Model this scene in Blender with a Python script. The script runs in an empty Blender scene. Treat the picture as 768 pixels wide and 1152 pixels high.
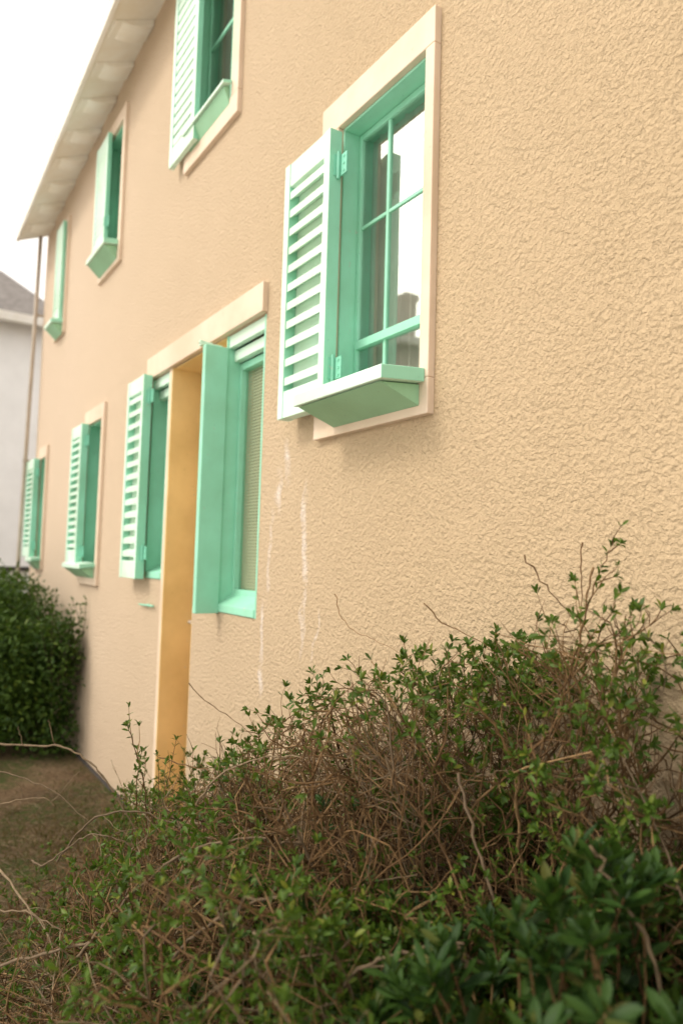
import bpy, bmesh, math, random
import numpy as np
from mathutils import Vector, Matrix, noise as mnoise

random.seed(7)
rng = np.random.default_rng(11)
SC = bpy.context.scene
COL = SC.collection

# ------------------------------------------------------------------ helpers
def tag(o, label=None, cat=None, group=None, kind=None):
    if label: o['label'] = label
    if cat: o['category'] = cat
    if group: o['group'] = group
    if kind: o['kind'] = kind
    return o

def empty(name, loc=(0, 0, 0)):
    o = bpy.data.objects.new(name, None)
    o.location = loc
    o.empty_display_size = 0.2
    COL.objects.link(o)
    return o

class MB:
    """collects geometry (world coordinates) and links it as one mesh object"""
    def __init__(s):
        s.v, s.f = [], []
    def poly(s, pts):
        n = len(s.v); s.v += [tuple(p) for p in pts]; s.f.append(tuple(range(n, n + len(pts)))); return s
    def box(s, x0, x1, y0, y1, z0, z1):
        n = len(s.v)
        s.v += [(x0,y0,z0),(x1,y0,z0),(x1,y1,z0),(x0,y1,z0),(x0,y0,z1),(x1,y0,z1),(x1,y1,z1),(x0,y1,z1)]
        s.f += [(n+a,n+b,n+c,n+d) for a,b,c,d in ((0,3,2,1),(4,5,6,7),(0,1,5,4),(1,2,6,5),(2,3,7,6),(3,0,4,7))]
        return s
    def prism_x(s, yz, x0, x1):
        """polygon in the YZ plane extruded along X"""
        n, k = len(s.v), len(yz)
        s.v += [(x0, y, z) for y, z in yz] + [(x1, y, z) for y, z in yz]
        s.f.append(tuple(n + i for i in range(k)))
        s.f.append(tuple(n + k + i for i in reversed(range(k))))
        for i in range(k):
            j = (i + 1) % k
            s.f.append((n + j, n + i, n + k + i, n + k + j))
        return s
    def hexa(s, pts):
        n = len(s.v); s.v += [tuple(p) for p in pts]
        s.f += [(n+a,n+b,n+c,n+d) for a,b,c,d in ((0,3,2,1),(4,5,6,7),(0,1,5,4),(1,2,6,5),(2,3,7,6),(3,0,4,7))]
        return s
    def tube(s, pts, r, sides=10, r1=None, caps=True):
        pts = [Vector(p) for p in pts]; n0 = len(s.v); m = len(pts)
        r1 = r if r1 is None else r1
        for i, p in enumerate(pts):
            t = (pts[min(i+1, m-1)] - pts[max(i-1, 0)]).normalized()
            a = t.orthogonal().normalized() if abs(t.z) > .9 else t.cross(Vector((0,0,1))).normalized()
            b = t.cross(a)
            rr = r + (r1 - r) * i / max(1, m - 1)
            for k in range(sides):
                an = 2 * math.pi * k / sides
                s.v.append(tuple(p + (a * math.cos(an) + b * math.sin(an)) * rr))
        for i in range(m - 1):
            for k in range(sides):
                k2 = (k + 1) % sides
                s.f.append((n0+i*sides+k, n0+i*sides+k2, n0+(i+1)*sides+k2, n0+(i+1)*sides+k))
        if caps:
            s.f.append(tuple(n0 + k for k in reversed(range(sides))))
            s.f.append(tuple(n0 + (m-1)*sides + k for k in range(sides)))
        return s
    def xform(s, M):
        s.v = [tuple(M @ Vector(p)) for p in s.v]; return s
    def build(s, name, mat, parent=None, bevel=0, smooth=False, label=None):
        me = bpy.data.meshes.new(name)
        me.from_pydata(s.v, [], s.f)
        bm = bmesh.new(); bm.from_mesh(me)
        bmesh.ops.recalc_face_normals(bm, faces=bm.faces[:])
        bm.to_mesh(me); bm.free()
        if smooth:
            me.polygons.foreach_set('use_smooth', [True] * len(me.polygons))
        me.materials.append(mat)
        o = bpy.data.objects.new(name, me)
        COL.objects.link(o)
        if parent is not None:
            o.parent = parent
        if bevel:
            m = o.modifiers.new('bevel', 'BEVEL'); m.width = bevel; m.segments = 2
            m.limit_method = 'ANGLE'; m.angle_limit = math.radians(35)
        if label: o['label'] = label
        return o

def arr_mesh(name, V, F, mat, parent=None, smooth=True):
    """V (n,3) floats, F (m,k) ints -> mesh object, fast"""
    me = bpy.data.meshes.new(name)
    V = np.asarray(V, dtype=np.float32); F = np.asarray(F, dtype=np.int32)
    k = F.shape[1]
    me.vertices.add(len(V)); me.vertices.foreach_set('co', V.ravel())
    me.loops.add(F.size); me.loops.foreach_set('vertex_index', F.ravel())
    me.polygons.add(len(F)); me.polygons.foreach_set('loop_start', np.arange(0, F.size, k, dtype=np.int32))
    if smooth:
        me.polygons.foreach_set('use_smooth', np.ones(len(F), dtype=bool))
    me.update(calc_edges=True)
    me.materials.append(mat)
    o = bpy.data.objects.new(name, me)
    COL.objects.link(o)
    if parent is not None: o.parent = parent
    return o

# ---------------------------------------------------------------- materials
class Mat:
    def __init__(s, name):
        s.m = bpy.data.materials.new(name); s.m.use_nodes = True
        s.t = s.m.node_tree; s.t.nodes.clear()
        s.out = s.n('ShaderNodeOutputMaterial')
    def n(s, typ, **kw):
        nd = s.t.nodes.new(typ)
        for k, v in kw.items(): setattr(nd, k, v)
        return nd
    def l(s, a, b): s.t.links.new(a, b)
    def val(s, sock, v):
        if hasattr(v, 'is_output'): s.l(v, sock)
        else: sock.default_value = v
    def pos(s):
        return s.n('ShaderNodeNewGeometry').outputs['Position']
    def noise(s, scale, detail=3, rough=.55, vec=None, dist=0):
        nd = s.n('ShaderNodeTexNoise'); nd.inputs['Scale'].default_value = scale
        nd.inputs['Detail'].default_value = detail; nd.inputs['Roughness'].default_value = rough
        nd.inputs['Distortion'].default_value = dist
        s.l(vec if vec is not None else s.pos(), nd.inputs['Vector'])
        return nd.outputs['Fac']
    def ramp(s, fac, stops, interp='LINEAR'):
        nd = s.n('ShaderNodeValToRGB'); cr = nd.color_ramp; cr.interpolation = interp
        while len(cr.elements) < len(stops): cr.elements.new(.5)
        for e, (p, c) in zip(cr.elements, stops):
            e.position = p; e.color = (c[0], c[1], c[2], 1) if hasattr(c, '__len__') else (c, c, c, 1)
        s.l(fac, nd.inputs['Fac']); return nd.outputs['Color']
    def math(s, op, a, b=None, c=None):
        nd = s.n('ShaderNodeMath', operation=op)
        for i, x in enumerate((a, b, c)):
            if x is not None: s.val(nd.inputs[i], x)
        return nd.outputs[0]
    def mix(s, fac, a, b, mode='MIX'):
        nd = s.n('ShaderNodeMix', data_type='RGBA', blend_type=mode)
        s.val(nd.inputs[0], fac)
        for sock, x in ((nd.inputs[6], a), (nd.inputs[7], b)):
            if hasattr(x, 'is_output'): s.l(x, sock)
            else: sock.default_value = (*x, 1)
        return nd.outputs[2]
    def bump(s, h, dist=.005, strength=1, normal=None):
        nd = s.n('ShaderNodeBump'); nd.inputs['Distance'].default_value = dist
        nd.inputs['Strength'].default_value = strength
        s.l(h, nd.inputs['Height'])
        if normal is not None: s.l(normal, nd.inputs['Normal'])
        return nd.outputs['Normal']
    def bsdf(s, color, rough=.6, normal=None, spec=.4):
        b = s.n('ShaderNodeBsdfPrincipled')
        if hasattr(color, 'is_output'): s.l(color, b.inputs['Base Color'])
        else: b.inputs['Base Color'].default_value = (*color, 1)
        s.val(b.inputs['Roughness'], rough)
        b.inputs['Specular IOR Level'].default_value = spec
        if normal is not None: s.l(normal, b.inputs['Normal'])
        return b.outputs['BSDF']
    def done(s, sh):
        s.l(sh, s.out.inputs['Surface']); return s.m

def paint(name, col, rough=.45, dirt=.12, bump=.0008, grain=True):
    """brushed gloss paint on wood: slight tone drift, grime, brush streaks"""
    M = Mat(name)
    p = M.pos()
    mp = M.n('ShaderNodeMapping'); mp.inputs['Scale'].default_value = (9, 9, 1.2); M.l(p, mp.inputs['Vector'])
    st = M.noise(14, 4, .6, mp.outputs['Vector'])
    big = M.noise(3.1, 4, .6, p)
    dark = tuple(c * (1 - dirt) * (1, .97, .9)[i] for i, c in enumerate(col))
    lite = tuple(min(.92, c * 1.08) for c in col)
    c = M.mix(M.ramp(big, [(.35, 0), (.7, 1)]), lite, dark)
    sp = M.ramp(M.noise(60, 2, .5, p), [(.70, 0), (.76, 1)])
    c = M.mix(M.math('MULTIPLY', sp, .25), c, tuple(x * .45 for x in col))
    chip = M.math('MULTIPLY', M.ramp(M.noise(42, 3, .65, p), [(.68, 0), (.70, 1)]), M.ramp(M.noise(5.5, 3, .6, p), [(.50, 0), (.60, 1)]))
    c = M.mix(M.math('MULTIPLY', chip, .7), c, tuple(.25 * x + .42 * k for x, k in zip(col, (.95, .88, .76))))
    nrm = M.bump(M.math('SUBTRACT', st, M.math('MULTIPLY', chip, .8)), bump, .7)
    r = M.math('MULTIPLY_ADD', st, .2, rough - .1)
    return M.done(M.bsdf(c, r, nrm, .4))

def plain(name, col, rough=.7, var=.2, scale=6, bump=None):
    M = Mat(name); p = M.pos()
    f = M.noise(scale, 5, .6, p)
    c = M.mix(M.ramp(f, [(.3, 0), (.72, 1)]), tuple(x * (1 + var) for x in col), tuple(x * (1 - var) for x in col))
    nrm = M.bump(M.noise(bump[0], 4, .6, p), bump[1], 1) if bump else None
    return M.done(M.bsdf(c, rough, nrm, .3))

STUCCO = (.545, .413, .262)
def stucco():
    M = Mat('stucco'); p = M.pos()
    sep = M.n('ShaderNodeSeparateXYZ'); M.l(p, sep.inputs[0])
    X, Y, Z = sep.outputs
    # trowelled dash: crusty lumps with worm-like hollows between
    q = p
    n1 = M.noise(72, 4, .62, p, .15)
    n2 = M.noise(190, 3, .6, p)
    vo = M.n('ShaderNodeTexVoronoi', feature='SMOOTH_F1'); vo.inputs['Scale'].default_value = 105; vo.inputs['Smoothness'].default_value = .35; M.l(p, vo.inputs['Vector'])
    flat = M.noise(11, 3, .55, p)                                  # areas floated smoother than others
    isl = M.ramp(M.math('MULTIPLY_ADD', M.math('SUBTRACT', flat, .5), .20, n1), [(.36, 0), (.49, .58), (.64, 1)], 'EASE')
    h = M.math('MULTIPLY_ADD', M.math('SUBTRACT', 1, vo.outputs['Distance']), .40, M.math('MULTIPLY', isl, .75))
    h = M.math('MULTIPLY_ADD', n2, .22, h)
    nrm = M.bump(h, .0056, 1)
    # colour: washed drift, haze painted in as a paler, pinker far end, grime towards the ground
    big = M.noise(.9, 5, .65, p)
    c = M.mix(M.ramp(big, [(.3, 0), (.72, 1)]), (STUCCO[0]*1.04, STUCCO[1]*1.04, STUCCO[2]*1.06), (STUCCO[0]*.95, STUCCO[1]*.94, STUCCO[2]*.92))
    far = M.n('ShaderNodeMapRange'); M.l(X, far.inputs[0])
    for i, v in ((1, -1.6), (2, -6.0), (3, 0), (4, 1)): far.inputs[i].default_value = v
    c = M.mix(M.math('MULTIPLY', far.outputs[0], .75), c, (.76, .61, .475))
    fine = M.ramp(n2, [(.30, 1), (.46, 0)])
    c = M.mix(M.math('MULTIPLY', fine, .05), c, (.42, .25, .12))
    low = M.n('ShaderNodeMapRange'); M.l(M.math('ADD', Z, M.math('MULTIPLY', M.noise(5, 4, .7, p), .5)), low.inputs[0])
    for i, v in ((1, .15), (2, .75), (3, 1), (4, 0)): low.inputs[i].default_value = v
    c = M.mix(M.math('MULTIPLY', low.outputs[0], .10), c, (.40, .26, .15))
    # chalky white run marks under the window: narrow vertical trails with broken edges
    wob = M.math('MULTIPLY', M.math('SUBTRACT', M.noise(5, 2, .5, p), .5), .16)
    tot = None
    for x0, za, zb, w in ((-2.325, 1.60, 1.80, .030), (-2.385, 1.50, 1.70, .026), (-2.178, 1.00, 1.64, .020), (-2.163, 1.30, 1.60, .026),
                          (-2.43, 1.15, 1.55, .018), (-2.465, .80, 1.24, .018), (-2.095, .98, 1.20, .012)):
        d = M.math('ABSOLUTE', M.math('SUBTRACT', M.math('ADD', X, wob), x0))
        a = M.math('SUBTRACT', 1, M.math('DIVIDE', d, w), None)
        a = M.math('MAXIMUM', a, 0)
        zz = M.math('MULTIPLY', M.math('GREATER_THAN', Z, za), M.math('LESS_THAN', Z, zb))
        a = M.math('MULTIPLY', a, M.math('MULTIPLY', zz, M.math('MINIMUM', 1, M.math('MULTIPLY', M.math('MINIMUM', M.math('SUBTRACT', Z, za), M.math('SUBTRACT', zb, Z)), 9))))
        tot = a if tot is None else M.math('MAXIMUM', tot, a)
    brk = M.ramp(M.noise(13, 4, .75, q), [(.38, 0), (.64, 1)])
    stf = M.math('MULTIPLY', M.math('MINIMUM', M.math('MULTIPLY', tot, 1.5), 1), brk)
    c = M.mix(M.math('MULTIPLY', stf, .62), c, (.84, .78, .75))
    return M.done(M.bsdf(c, .85, nrm, .2))

def glass(name, reflect, tint=(.9, .95, .93)):
    M = Mat(name); p = M.pos()
    tr = M.n('ShaderNodeBsdfTransparent'); tr.inputs[0].default_value = (.88, .92, .88, 1)
    gl = M.n('ShaderNodeBsdfGlossy'); gl.inputs['Roughness'].default_value = .015; gl.inputs[0].default_value = (*tint, 1)
    nrm = M.bump(M.noise(2.5, 1, .5, p), .004, .4); M.l(nrm, gl.inputs['Normal'])
    lw = M.n('ShaderNodeLayerWeight'); lw.inputs['Blend'].default_value = .25
    f = M.math('MINIMUM', M.math('MULTIPLY_ADD', lw.outputs['Fresnel'], .6, reflect), 1)
    mx = M.n('ShaderNodeMixShader'); M.l(f, mx.inputs[0]); M.l(tr.outputs[0], mx.inputs[1]); M.l(gl.outputs[0], mx.inputs[2])
    return M.done(mx.outputs[0])

def leafmat(name, dark, light, tip, gloss=.38, rough_var=.1):
    M = Mat(name)
    g = M.n('ShaderNodeNewGeometry')
    r = g.outputs['Random Per Island']
    p = g.outputs['Position']
    c = M.ramp(r, [(0, dark), (.55, light), (.86, light), (1, tip)])
    c = M.mix(M.math('MULTIPLY', M.ramp(M.noise(3.5, 3, .6, p), [(.38, 0), (.65, 1)]), .5), c, dark)
    pb = M.bsdf(c, gloss, None, .22)
    tl = M.n('ShaderNodeBsdfTranslucent')
    M.l(M.mix(.5, c, (light[0]*1.6, light[1]*1.5, light[2]*.7)), tl.inputs[0])
    mx = M.n('ShaderNodeMixShader'); mx.inputs[0].default_value = .25
    M.l(pb, mx.inputs[1]); M.l(tl.outputs[0], mx.inputs[2])
    return M.done(mx.outputs[0])

def barkmat(name, a, b, c2):
    M = Mat(name)
    g = M.n('ShaderNodeNewGeometry')
    c = M.ramp(g.outputs['Random Per Island'], [(0, a), (.6, b), (1, c2)])
    f = M.noise(90, 4, .6, g.outputs['Position'])
    c = M.mix(M.ramp(f, [(.35, .55), (.65, 0)]), c, tuple(x * .5 for x in a))
    return M.done(M.bsdf(c, .75, M.bump(f, .002, .7), .25))

def groundmat():
    M = Mat('dry_lawn_soil'); p = M.pos()
    a = M.noise(2.3, 6, .65, p); b = M.noise(45, 5, .7, p); g = M.noise(1.7, 5, .65, p)
    c = M.ramp(a, [(.3, (.10, .064, .036)), (.5, (.20, .135, .078)), (.72, (.29, .205, .125))])
    c = M.mix(M.ramp(b, [(.35, .8), (.6, 0)]), c, (.06, .04, .025))
    gm = M.math('MULTIPLY', M.ramp(g, [(.40, 0), (.55, 1)]), M.ramp(M.noise(20, 4, .7, p), [(.4, 0), (.55, 1)]))
    c = M.mix(M.math('MULTIPLY', gm, .9), c, (.055, .085, .022))
    return M.done(M.bsdf(c, .95, M.bump(M.math('ADD', b, M.math('MULTIPLY', a, 2)), .03, 1), .1))

MT = dict(
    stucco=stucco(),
    trim=paint('trim_cream', (.72, .58, .455), .6, .10, .0006),
    mint=paint('paint_mint', (.325, .71, .54), .42, .12),
    mintlight=paint('paint_mint_chalky_lit', (.63, .83, .71), .5, .07),  # pale fronts: chalking and bright daylight both mixed into the mint
    lead=paint('paint_mint_shelf', (.30, .56, .36), .5, .14),
    ochre=paint('paint_ochre', (.82, .60, .28), .55, .12),
    door=paint('paint_door_ochre', (.56, .33, .12), .5, .14),
    cream=paint('paint_eave_cream', (.92, .88, .81), .6, .12),
    white=paint('paint_white', (.82, .79, .75), .55, .06),
    pipe=plain('weathered_pipe', (.42, .35, .28), .5, .2, 5),
    hinge=paint('paint_mint_hinge', (.24, .62, .47), .4, .2, .001),
    roof=plain('roof_tile_grey', (.26, .235, .22), .85, .25, 8, (30, .02)),
    nwall=plain('render_white', (.94, .93, .93), .85, .05, 2, (60, .004)),
    glass_bright=glass('window_glass', .28),
    glass_blind=glass('window_glass_blind', .03),
    glass_dim=glass('window_glass_dim', .27),
    curtain=plain('curtain_cloth', (.56, .55, .50), .9, .12, 5),
    blind=plain('blind_slats', (.58, .56, .40), .7, .06, 5),
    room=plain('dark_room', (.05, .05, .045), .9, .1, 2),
    footing=plain('footing_grey', (.055, .048, .045), .9, .25, 12, (40, .01)),
    bark=barkmat('bark_twig', (.105, .056, .023), (.23, .132, .056), (.34, .215, .10)),
    barkpale=barkmat('bark_dead', (.15, .105, .065), (.24, .17, .10), (.32, .24, .15)),
    barkdark=barkmat('bark_dark', (.03, .02, .012), (.05, .035, .022), (.08, .055, .035)),
    leafA=leafmat('leaf_small', (.034, .072, .010), (.090, .155, .020), (.23, .24, .035), .42),
    leafB=leafmat('leaf_whorl', (.016, .044, .009), (.046, .098, .017), (.15, .13, .03), .5),
    leafC=leafmat('leaf_hedge', (.024, .058, .009), (.070, .130, .018), (.13, .18, .025), .5),
    bud=plain('bud_rust', (.22, .10, .03), .6, .3, 50),
    grass=leafmat('grass_blade', (.05, .07, .018), (.17, .13, .06), (.07, .13, .025), .7),
    mirrordark=plain('weathered_boards', (.10, .10, .085), .9, .25, 3, (20, .01)),
    mirrorbeige=plain('beige_render', (.52, .42, .36), .9, .1, 2, (30, .005)),
    litter=barkmat('litter_straw', (.12, .08, .045), (.21, .15, .09), (.30, .22, .14)),
    concrete=plain('bounce_concrete', (.80, .77, .73), .85, .08, 3, (60, .004)),
    soil=groundmat(),
)
# ---------------------------------------------------------------- camera
cam_d = bpy.data.cameras.new('camera'); cam = bpy.data.objects.new('camera', cam_d); COL.objects.link(cam)
R_ = Vector((0.5391206658, 0.8417589912, 0.0281195389)); U_ = Vector((0.0401398577, -0.0590288094, 0.9974489418)); F_ = Vector((-0.8412714779, 0.5366166233, 0.0656117370))
Mx = Matrix.Identity(4)
for i in range(3):
    Mx[i][0], Mx[i][1], Mx[i][2] = R_[i], U_[i], -F_[i]
Mx.translation = (0, -1.24134, 1.35232)
cam.matrix_world = Mx
cam_d.sensor_fit = 'VERTICAL'; cam_d.sensor_height = 36; cam_d.sensor_width = 24
cam_d.lens = 820 / 1152 * 36
cam_d.clip_start = .02; cam_d.clip_end = 600
cam_d.dof.use_dof = True; cam_d.dof.focus_distance = 1.75; cam_d.dof.aperture_fstop = 2.3
SC.camera = cam

# ---------------------------------------------------------------- light
SUN_EL, SUN_AZ = math.radians(48), math.radians(196)      # azimuth clockwise from +Y
W = bpy.data.worlds.new('World'); SC.world = W; W.use_nodes = True
nt = W.node_tree; nt.nodes.clear()
wo = nt.nodes.new('ShaderNodeOutputWorld'); bg = nt.nodes.new('ShaderNodeBackground')
sky = nt.nodes.new('ShaderNodeTexSky'); sky.sky_type = 'NISHITA'; sky.sun_disc = False
sky.sun_elevation = SUN_EL; sky.sun_rotation = SUN_AZ; sky.dust_density = 4; sky.air_density = 1.0; sky.ozone_density = 1
# thin bright haze over the whole sky: most of the blue is veiled
mixn = nt.nodes.new('ShaderNodeMix'); mixn.data_type = 'RGBA'; mixn.inputs[0].default_value = .84
nt.links.new(sky.outputs[0], mixn.inputs[6]); mixn.inputs[7].default_value = (13.6, 12.9, 11.9, 1)
tc = nt.nodes.new('ShaderNodeTexCoord'); dp = nt.nodes.new('ShaderNodeVectorMath'); dp.operation = 'DOT_PRODUCT'
ga, ge = math.radians(222), math.radians(26)  # glow added to the sky so the near panes mirror white
dp.inputs[1].default_value = (math.sin(ga) * math.cos(ge), math.cos(ga) * math.cos(ge), math.sin(ge))
nt.links.new(tc.outputs['Generated'], dp.inputs[0])
mxx = nt.nodes.new('ShaderNodeMath'); mxx.operation = 'MAXIMUM'; nt.links.new(dp.outputs['Value'], mxx.inputs[0]); mxx.inputs[1].default_value = 0
pw = nt.nodes.new('ShaderNodeMath'); pw.operation = 'POWER'; nt.links.new(mxx.outputs[0], pw.inputs[0]); pw.inputs[1].default_value = 9
gm = nt.nodes.new('ShaderNodeMix'); gm.data_type = 'RGBA'; gm.blend_type = 'ADD'; gm.inputs[0].default_value = 1
sc2 = nt.nodes.new('ShaderNodeVectorMath'); sc2.operation = 'SCALE'; sc2.inputs[0].default_value = (31, 28.5, 25); nt.links.new(pw.outputs[0], sc2.inputs['Scale'])
nt.links.new(mixn.outputs[2], gm.inputs[6]); nt.links.new(sc2.outputs[0], gm.inputs[7])
nt.links.new(gm.outputs[2], bg.inputs[0]); bg.inputs[1].default_value = .119
nt.links.new(bg.outputs[0], wo.inputs[0])
sd = Vector((math.sin(SUN_AZ) * math.cos(SUN_EL), math.cos(SUN_AZ) * math.cos(SUN_EL), math.sin(SUN_EL)))
sl = bpy.data.lights.new('sun', 'SUN'); sl.energy = 1.7; sl.angle = math.radians(14); sl.color = (1, .93, .82)
so = bpy.data.objects.new('sun', sl); COL.objects.link(so); so.location = sd * 30
so.rotation_euler = (-sd).to_track_quat('-Z', 'Y').to_euler()
SC.view_settings.view_transform = 'Standard'; SC.view_settings.look = 'None'; SC.view_settings.exposure = 0; SC.view_settings.gamma = 1
SC.render.engine = 'CYCLES'
SC.cycles.use_denoising = True
SC.cycles.max_bounces = 8; SC.cycles.transparent_max_bounces = 16

# ---------------------------------------------------------------- ground
g = MB(); g.poly([(-300, -300, 0), (300, -300, 0), (300, 300, 0), (-300, 300, 0)])
tag(g.build('ground', MT['soil']), kind='structure')

pv = MB()  # unseen pale paving, added to bounce light up to the soffit
for i in range(24):
    for j in range(4):
        x = -26 + i * 1.6; y = -7.85 + j * 1.5
        if -12.8 < x < -9.6 and -6.9 < y < -4.2: continue
        pv.box(x + .006, x + 1.594, y + .006, y + 1.494, -.05, .024)
tag(pv.build('bounce_paving', MT['concrete'], bevel=.006), kind='structure')

# ---------------------------------------------------------------- house
house = empty('house', (-2, 0, 0))
tag(house, 'two-storey apricot stucco house with mint green shutters and cream window surrounds', 'house')
bpy.context.view_layer.update()
HP = Matrix.Translation((2, 0, 0))
class HB(MB):
    def build(s, name, mat, parent=None, **k):
        p = parent
        o = MB.build(s, name, mat, p if p is not None else house, **k)
        o.matrix_parent_inverse = HP.copy()
        return o
class SB(MB):                       # children of a part that itself sits in world coordinates
    pass

XL, XR, DEP = -7.36, 3.6, 7.0
def eave(x): return 4.405 + .058 * (x + 7.1)

# openings: x0, x1, z0, z1
OPEN = dict(
    M=(-1.998, -1.542, 1.85, 2.79),
    U1=(-3.44, -2.925, 3.40, 4.36), U2=(-5.15, -4.72, 3.33, 4.225), U3=(-6.66, -6.35, 3.28, 4.12),
    G2=(-5.30, -4.90, 1.25, 2.25), G3=(-7.02, -6.755, 1.27, 2.185),
    L=(-3.90, -3.63, 1.225, 2.31), D=(-3.586, -3.19, 0.0, 2.318), Rw=(-3.19, -2.53, 1.118, 2.308))
xs = sorted({XL, XR} | {v for o in OPEN.values() for v in o[:2]} | {-6., -4.3, -3.7, -1.0, 0., 1., 2.})
zs = sorted({0.0, 4.0} | {v for o in OPEN.values() for v in o[2:]})
zs = [z for z in zs if z < 4.36]
w = MB()
def inside(xc, zc):
    return any(a < xc < b and c < zc < d for a, b, c, d in OPEN.values())
for i in range(len(xs) - 1):
    for j in range(len(zs) - 1):
        xa, xb, za, zb = xs[i], xs[i+1], zs[j], zs[j+1]
        if not inside((xa+xb)/2, (za+zb)/2):
            w.poly([(xa,0,za),(xb,0,za),(xb,0,zb),(xa,0,zb)])
    xa, xb, zt = xs[i], xs[i+1], zs[-1]
    ta, tb = eave(xa) + .08, eave(xb) + .08
    a, b, c, d = OPEN['U1']
    if a - 1e-6 <= xa and xb <= b + 1e-6:
        w.poly([(xa,0,d),(xb,0,d),(xb,0,tb),(xa,0,ta)])
    else:
        w.poly([(xa,0,zt),(xb,0,zt),(xb,0,tb),(xa,0,ta)])
for k, (a, b, c, d) in OPEN.items():                      # plaster reveals
    dp = .16
    if k != 'Rw': w.poly([(a,0,c),(a,dp,c),(a,dp,d),(a,0,d)])
    else: w.poly([(a,.157,c),(a,.22,c),(a,.22,d),(a,.157,d)])
    if k != 'D': w.poly([(b,0,c),(b,dp,c),(b,dp,d),(b,0,d)]); w.poly([(a,0,c),(b,0,c),(b,dp,c),(a,dp,c)])
    else: w.poly([(b,0,0),(b,dp,0),(b,dp,1.118),(b,0,1.118)])
    w.poly([(a,0,d),(b,0,d),(b,dp,d),(a,dp,d)])
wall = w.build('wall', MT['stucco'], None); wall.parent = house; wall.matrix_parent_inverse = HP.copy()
wall['label'] = 'rough apricot stucco front wall with chalky white run marks under the near window'
# back, end walls, floor and upper floor slab (close the rooms so they are dark)
e = HB()
rid = 3.5
def gable(x): return [(x,0,0),(x,DEP,0),(x,DEP,eave(x)+.08),(x,rid,eave(x)+1.6),(x,0,eave(x)+.08)]
e.poly(gable(XL)); e.poly(gable(XR)); e.poly([(XL,DEP,0),(XR,DEP,0),(XR,DEP,eave(XR)+.08),(XL,DEP,eave(XL)+.08)])
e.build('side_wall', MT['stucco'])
e = HB(); e.poly([(XL,.30,0.02),(XR,.30,.02),(XR,.30,4.3),(XL,.30,4.3)]); e.build('dark_room_sheet', MT['room'])  # near-black sheet standing in for the darkness of the rooms

# eave: sloped soffit, fascia, rounded rafter ends, gutter lip
def zsof(x, y): return eave(x) + .43 * y
OV = .252
xe0, xe1 = XL + .02, XR
s = HB(); s.hexa([(xe0,-OV,zsof(xe0,-OV)),(xe1,-OV,zsof(xe1,-OV)),(xe1,.0,zsof(xe1,0)),(xe0,.0,zsof(xe0,0)),
                  (xe0,-OV,zsof(xe0,-OV)+.03),(xe1,-OV,zsof(xe1,-OV)+.03),(xe1,.0,zsof(xe1,0)+.03),(xe0,.0,zsof(xe0,0)+.03)])
s.build('soffit', MT['cream'])
s = HB(); s.hexa([(xe0-.004,-OV-.03,zsof(xe0,-OV)-.014),(xe1,-OV-.03,zsof(xe1,-OV)-.014),(xe1,-OV-.001,zsof(xe1,-OV)-.014),(xe0-.004,-OV-.001,zsof(xe0,-OV)-.014),
                  (xe0-.004,-OV-.03,zsof(xe0,-OV)+.075),(xe1,-OV-.03,zsof(xe1,-OV)+.075),(xe1,-OV-.001,zsof(xe1,-OV)+.075),(xe0-.004,-OV-.001,zsof(xe0,-OV)+.075)])
s.build('fascia', MT['white'], bevel=.004)
x = -7.16
while x < XR:
    z0 = eave(x)
    prof = [(-.003, .01), (-.003, -.030)]
    for a in range(9):
        t = a / 8
        yy = -.06 - .13 * t
        prof.append((yy, .43 * yy - .036 + .032 * (t ** 2.2)))
    prof += [(-.235, .43 * -.235 - .003), (-.235, .43 * -.235 + .01)]
    s = HB(); s.prism_x([(y, z0 + z) for y, z in prof], x, x + .17)
    s.build('rafter_tail', MT['cream'], bevel=.012)
    x += .40
s = HB()
s.hexa([(XL+.01,-OV-.025,zsof(XL,-OV)+.08),(XR,-OV-.025,zsof(XR,-OV)+.08),(XR,rid,eave(XR)+1.62),(XL+.01,rid,eave(XL)+1.62),
        (XL+.01,-OV-.025,zsof(XL,-OV)+.10),(XR,-OV-.025,zsof(XR,-OV)+.10),(XR,rid,eave(XR)+1.66),(XL+.01,rid,eave(XL)+1.66)])
s.hexa([(XL+.01,rid+.001,eave(XL)+1.62),(XR,rid+.001,eave(XR)+1.62),(XR,DEP+.3,zsof(XR,-OV)+.08),(XL+.01,DEP+.3,zsof(XL,-OV)+.08),
        (XL+.01,rid+.001,eave(XL)+1.66),(XR,rid+.001,eave(XR)+1.66),(XR,DEP+.3,zsof(XR,-OV)+.12),(XL+.01,DEP+.3,zsof(XL,-OV)+.12)])
s.build('roof', MT['roof'])
# downspout with bands, hung from the end of the eave
s = HB(); s.tube([(-7.325,-.07,4.375),(-7.34,-.085,2.8),(-7.34,-.105,1.2),(-7.34,-.115,.05)], .018, 12)
dsp = s.build('downspout', MT['pipe'], smooth=True)
for z, y in ((3.6, -.074), (2.2, -.093), (.9, -.108)):
    k = SB(); k.tube([(-7.34, y, z-.015), (-7.34, y, z+.015)], .0225, 12)
    k.hexa([(-7.345, y+.02, z-.01), (-7.335, y+.02, z-.01), (-7.335, -.001, z-.01), (-7.345, -.001, z-.01), (-7.345, y+.02, z+.01), (-7.335, y+.02, z+.01), (-7.335, -.001, z+.01), (-7.345, -.001, z+.01)])
    k.build('pipe_bracket', MT['pipe'], dsp)
# dark strip where the wall meets the soil
s = HB(); s.box(XL, -3.60, -.026, -.003, -.02, .008); s.box(-3.18, XR, -.026, -.003, -.02, .008); s.build('footing', MT['footing'], bevel=.006)

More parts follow.
